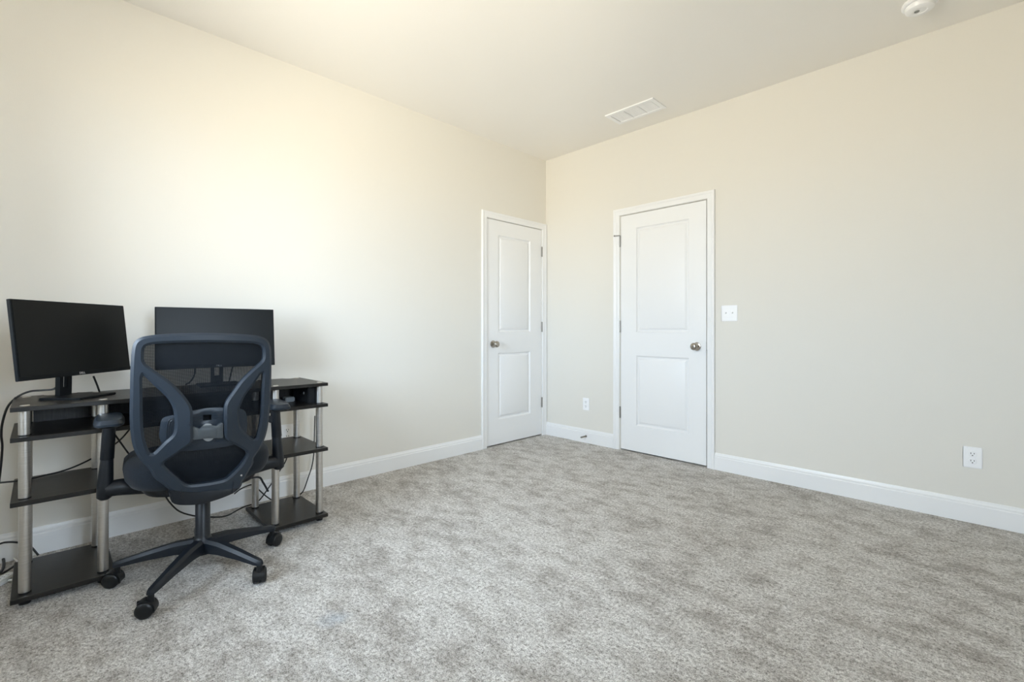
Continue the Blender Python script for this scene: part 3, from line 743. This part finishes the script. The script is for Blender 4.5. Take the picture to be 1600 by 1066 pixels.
# ------------------------------------------------------------------ cables and power strip
cable('monitor_cable', [at_x(93, 588, 0.30), at_x(91, 600, 0.30), at_x(84, 608, 0.30), at_x(66, 610, 0.28), at_x(46, 612, 0.27), at_x(27, 620.5, 0.26), at_x(12, 636, 0.25), at_x(4, 660, 0.24), at_x(2, 680, 0.22), at_x(3.5, 700, 0.2), at_x(0, 740, 0.18), at_x(-8, 800, 0.16), at_x(-14, 850, 0.12)],
      0.0042, 'black cable draped from the angled monitor over the end of the desk')
cable('cord', [at_x(146, 588, 0.26), at_x(151, 600, 0.25), at_x(155, 611, 0.24), at_x(157, 618, 0.15), at_x(160, 650, 0.12), at_x(170, 668, 0.12), at_x(180, 680, 0.12), at_x(201, 709, 0.12), at_x(225, 740, 0.12), at_x(253, 768, 0.12), at_x(265, 785, 0.12), at_x(280, 799, 0.12), at_x(302, 806, 0.13), at_x(326, 808, 0.14), at_x(344, 808, 0.14), at_x(357, 805, 0.13), at_x(369, 798.5, 0.13), at_x(383, 791.5, 0.12), at_x(395, 788, 0.12), at_x(406, 781, 0.12), at_x(420, 762, 0.11), at_x(435, 739, 0.10), at_x(448, 716, 0.06), at_x(448, 690, 0.022)],
      0.0038, 'long black cord sagging behind the chair and up to the desk outlet', 'cord')
cable('cord', [at_x(-30, 758, 0.24), at_x(0, 754.5, 0.24), at_x(25, 752, 0.24), at_x(47, 748.5, 0.24), at_x(70, 743, 0.22), at_x(95, 737, 0.20), at_x(120, 728, 0.18), at_x(150, 713, 0.15), at_x(185, 690, 0.13), at_x(205, 668, 0.12)],
      0.0038, 'thin black cord rising across the middle shelf of the desk under the angled monitor', 'cord')
cable('cord', [at_x(366, 772, 0.14), at_x(375, 765, 0.13), at_x(385, 760, 0.12), at_x(395, 758, 0.12), at_x(405, 766, 0.12), at_x(415, 775, 0.12), at_x(426, 782, 0.13), at_x(438, 784, 0.12)],
      0.0036, 'short black cord crossing behind the poles under the desk outlet', 'cord')
cable('cord', [at_x(492, 650, 0.10), at_x(491, 690, 0.10), at_x(490, 712, 0.10), at_x(487, 730, 0.10), at_x(481, 748, 0.10), at_x(475, 765, 0.10), at_x(470, 772, 0.09), at_x(462, 777, 0.08)],
      0.0036, 'black cord hanging straight down the wall past the end shelves of the desk', 'cord')
cable('cord', [at_x(-25, 862, 0.06), at_x(0, 850, 0.06), at_x(12, 847.5, 0.06), at_x(28, 848, 0.06), at_x(45, 852, 0.06), at_x(60, 868, 0.07)], 0.0042, 'black cord looping in front of the baseboard above the white power strip', 'cord')
def floor_pts(l): return [at_z(a, b, z) for a, b, z in l]
cable('cord', floor_pts([(-22, 868, 0.03), (-8, 862, 0.03), (3, 869, 0.02), (6, 880, 0.012), (4, 890, 0.006), (-4, 898, 0.006), (-16, 902, 0.006)]), 0.0055, 'thick black cord coiled on the carpet beside the power strip', 'cord')
cable('cord', floor_pts([(-6, 900, 0.012), (2, 897, 0.012), (6, 895, 0.012), (16, 889, 0.012), (28, 881, 0.012)]), 0.0045, 'short black plug lead lying on the carpet behind the power strip', 'cord')
cable('white_cord', floor_pts([(14, 907, 0.010), (19, 906, 0.014), (23, 902, 0.018), (27, 896, 0.018), (30, 889, 0.014), (29, 880, 0.012), (24, 874, 0.010), (20, 872, 0.008)]), 0.0038, 'white cord curling from the power strip around the desk foot', 'cord', 'whitecable')
a = at_z(22, 901, 0.0); b = at_z(-20, 924, 0.0); a.z = b.z = 0
dv = (b-a); ps = empty('power_strip', (a+b)/2, math.atan2(dv.y, dv.x)); tag(ps, 'white power strip lying on the carpet at the end of the desk', 'power strip')
L = dv.length/2
obj('strip_body', B((-L, -0.022, 0.0), (L, 0.022, 0.022)), 'whitecable', ps, bevel=0.004)
for k in range(4):
    x = -L+0.03+k*(2*L-0.06)/3
    s_ = obj('strip_socket', B((x-0.009, -0.011, 0.0215), (x+0.009, 0.011, 0.0228)), 'plate', ps, smooth=0)
    for q in (-0.004, 0.004): obj('slot', B((x-0.004, q-0.001, 0.0225), (x+0.003, q+0.001, 0.0232)), 'dark', s_, smooth=0)

# leads hanging behind the straight-facing monitor, seen through the chair's mesh
cable('monitor_cable', [at_x(302, 562, 0.21), at_x(305, 575, 0.20), at_x(303, 588, 0.19), at_x(296, 598, 0.17), at_x(290, 603, 0.150), at_x(288, 630, 0.14), at_x(287, 670, 0.13)], 0.0038, 'thin black lead curving down behind the straight-facing monitor, inner side', group=None)
cable('monitor_cable', [at_x(366, 560, 0.21), at_x(363, 575, 0.20), at_x(359, 592, 0.18), at_x(357, 603, 0.150), at_x(356, 640, 0.14), at_x(355, 680, 0.13)], 0.0038, 'thin black lead hanging straight behind the straight-facing monitor, side nearer the doors', group=None)
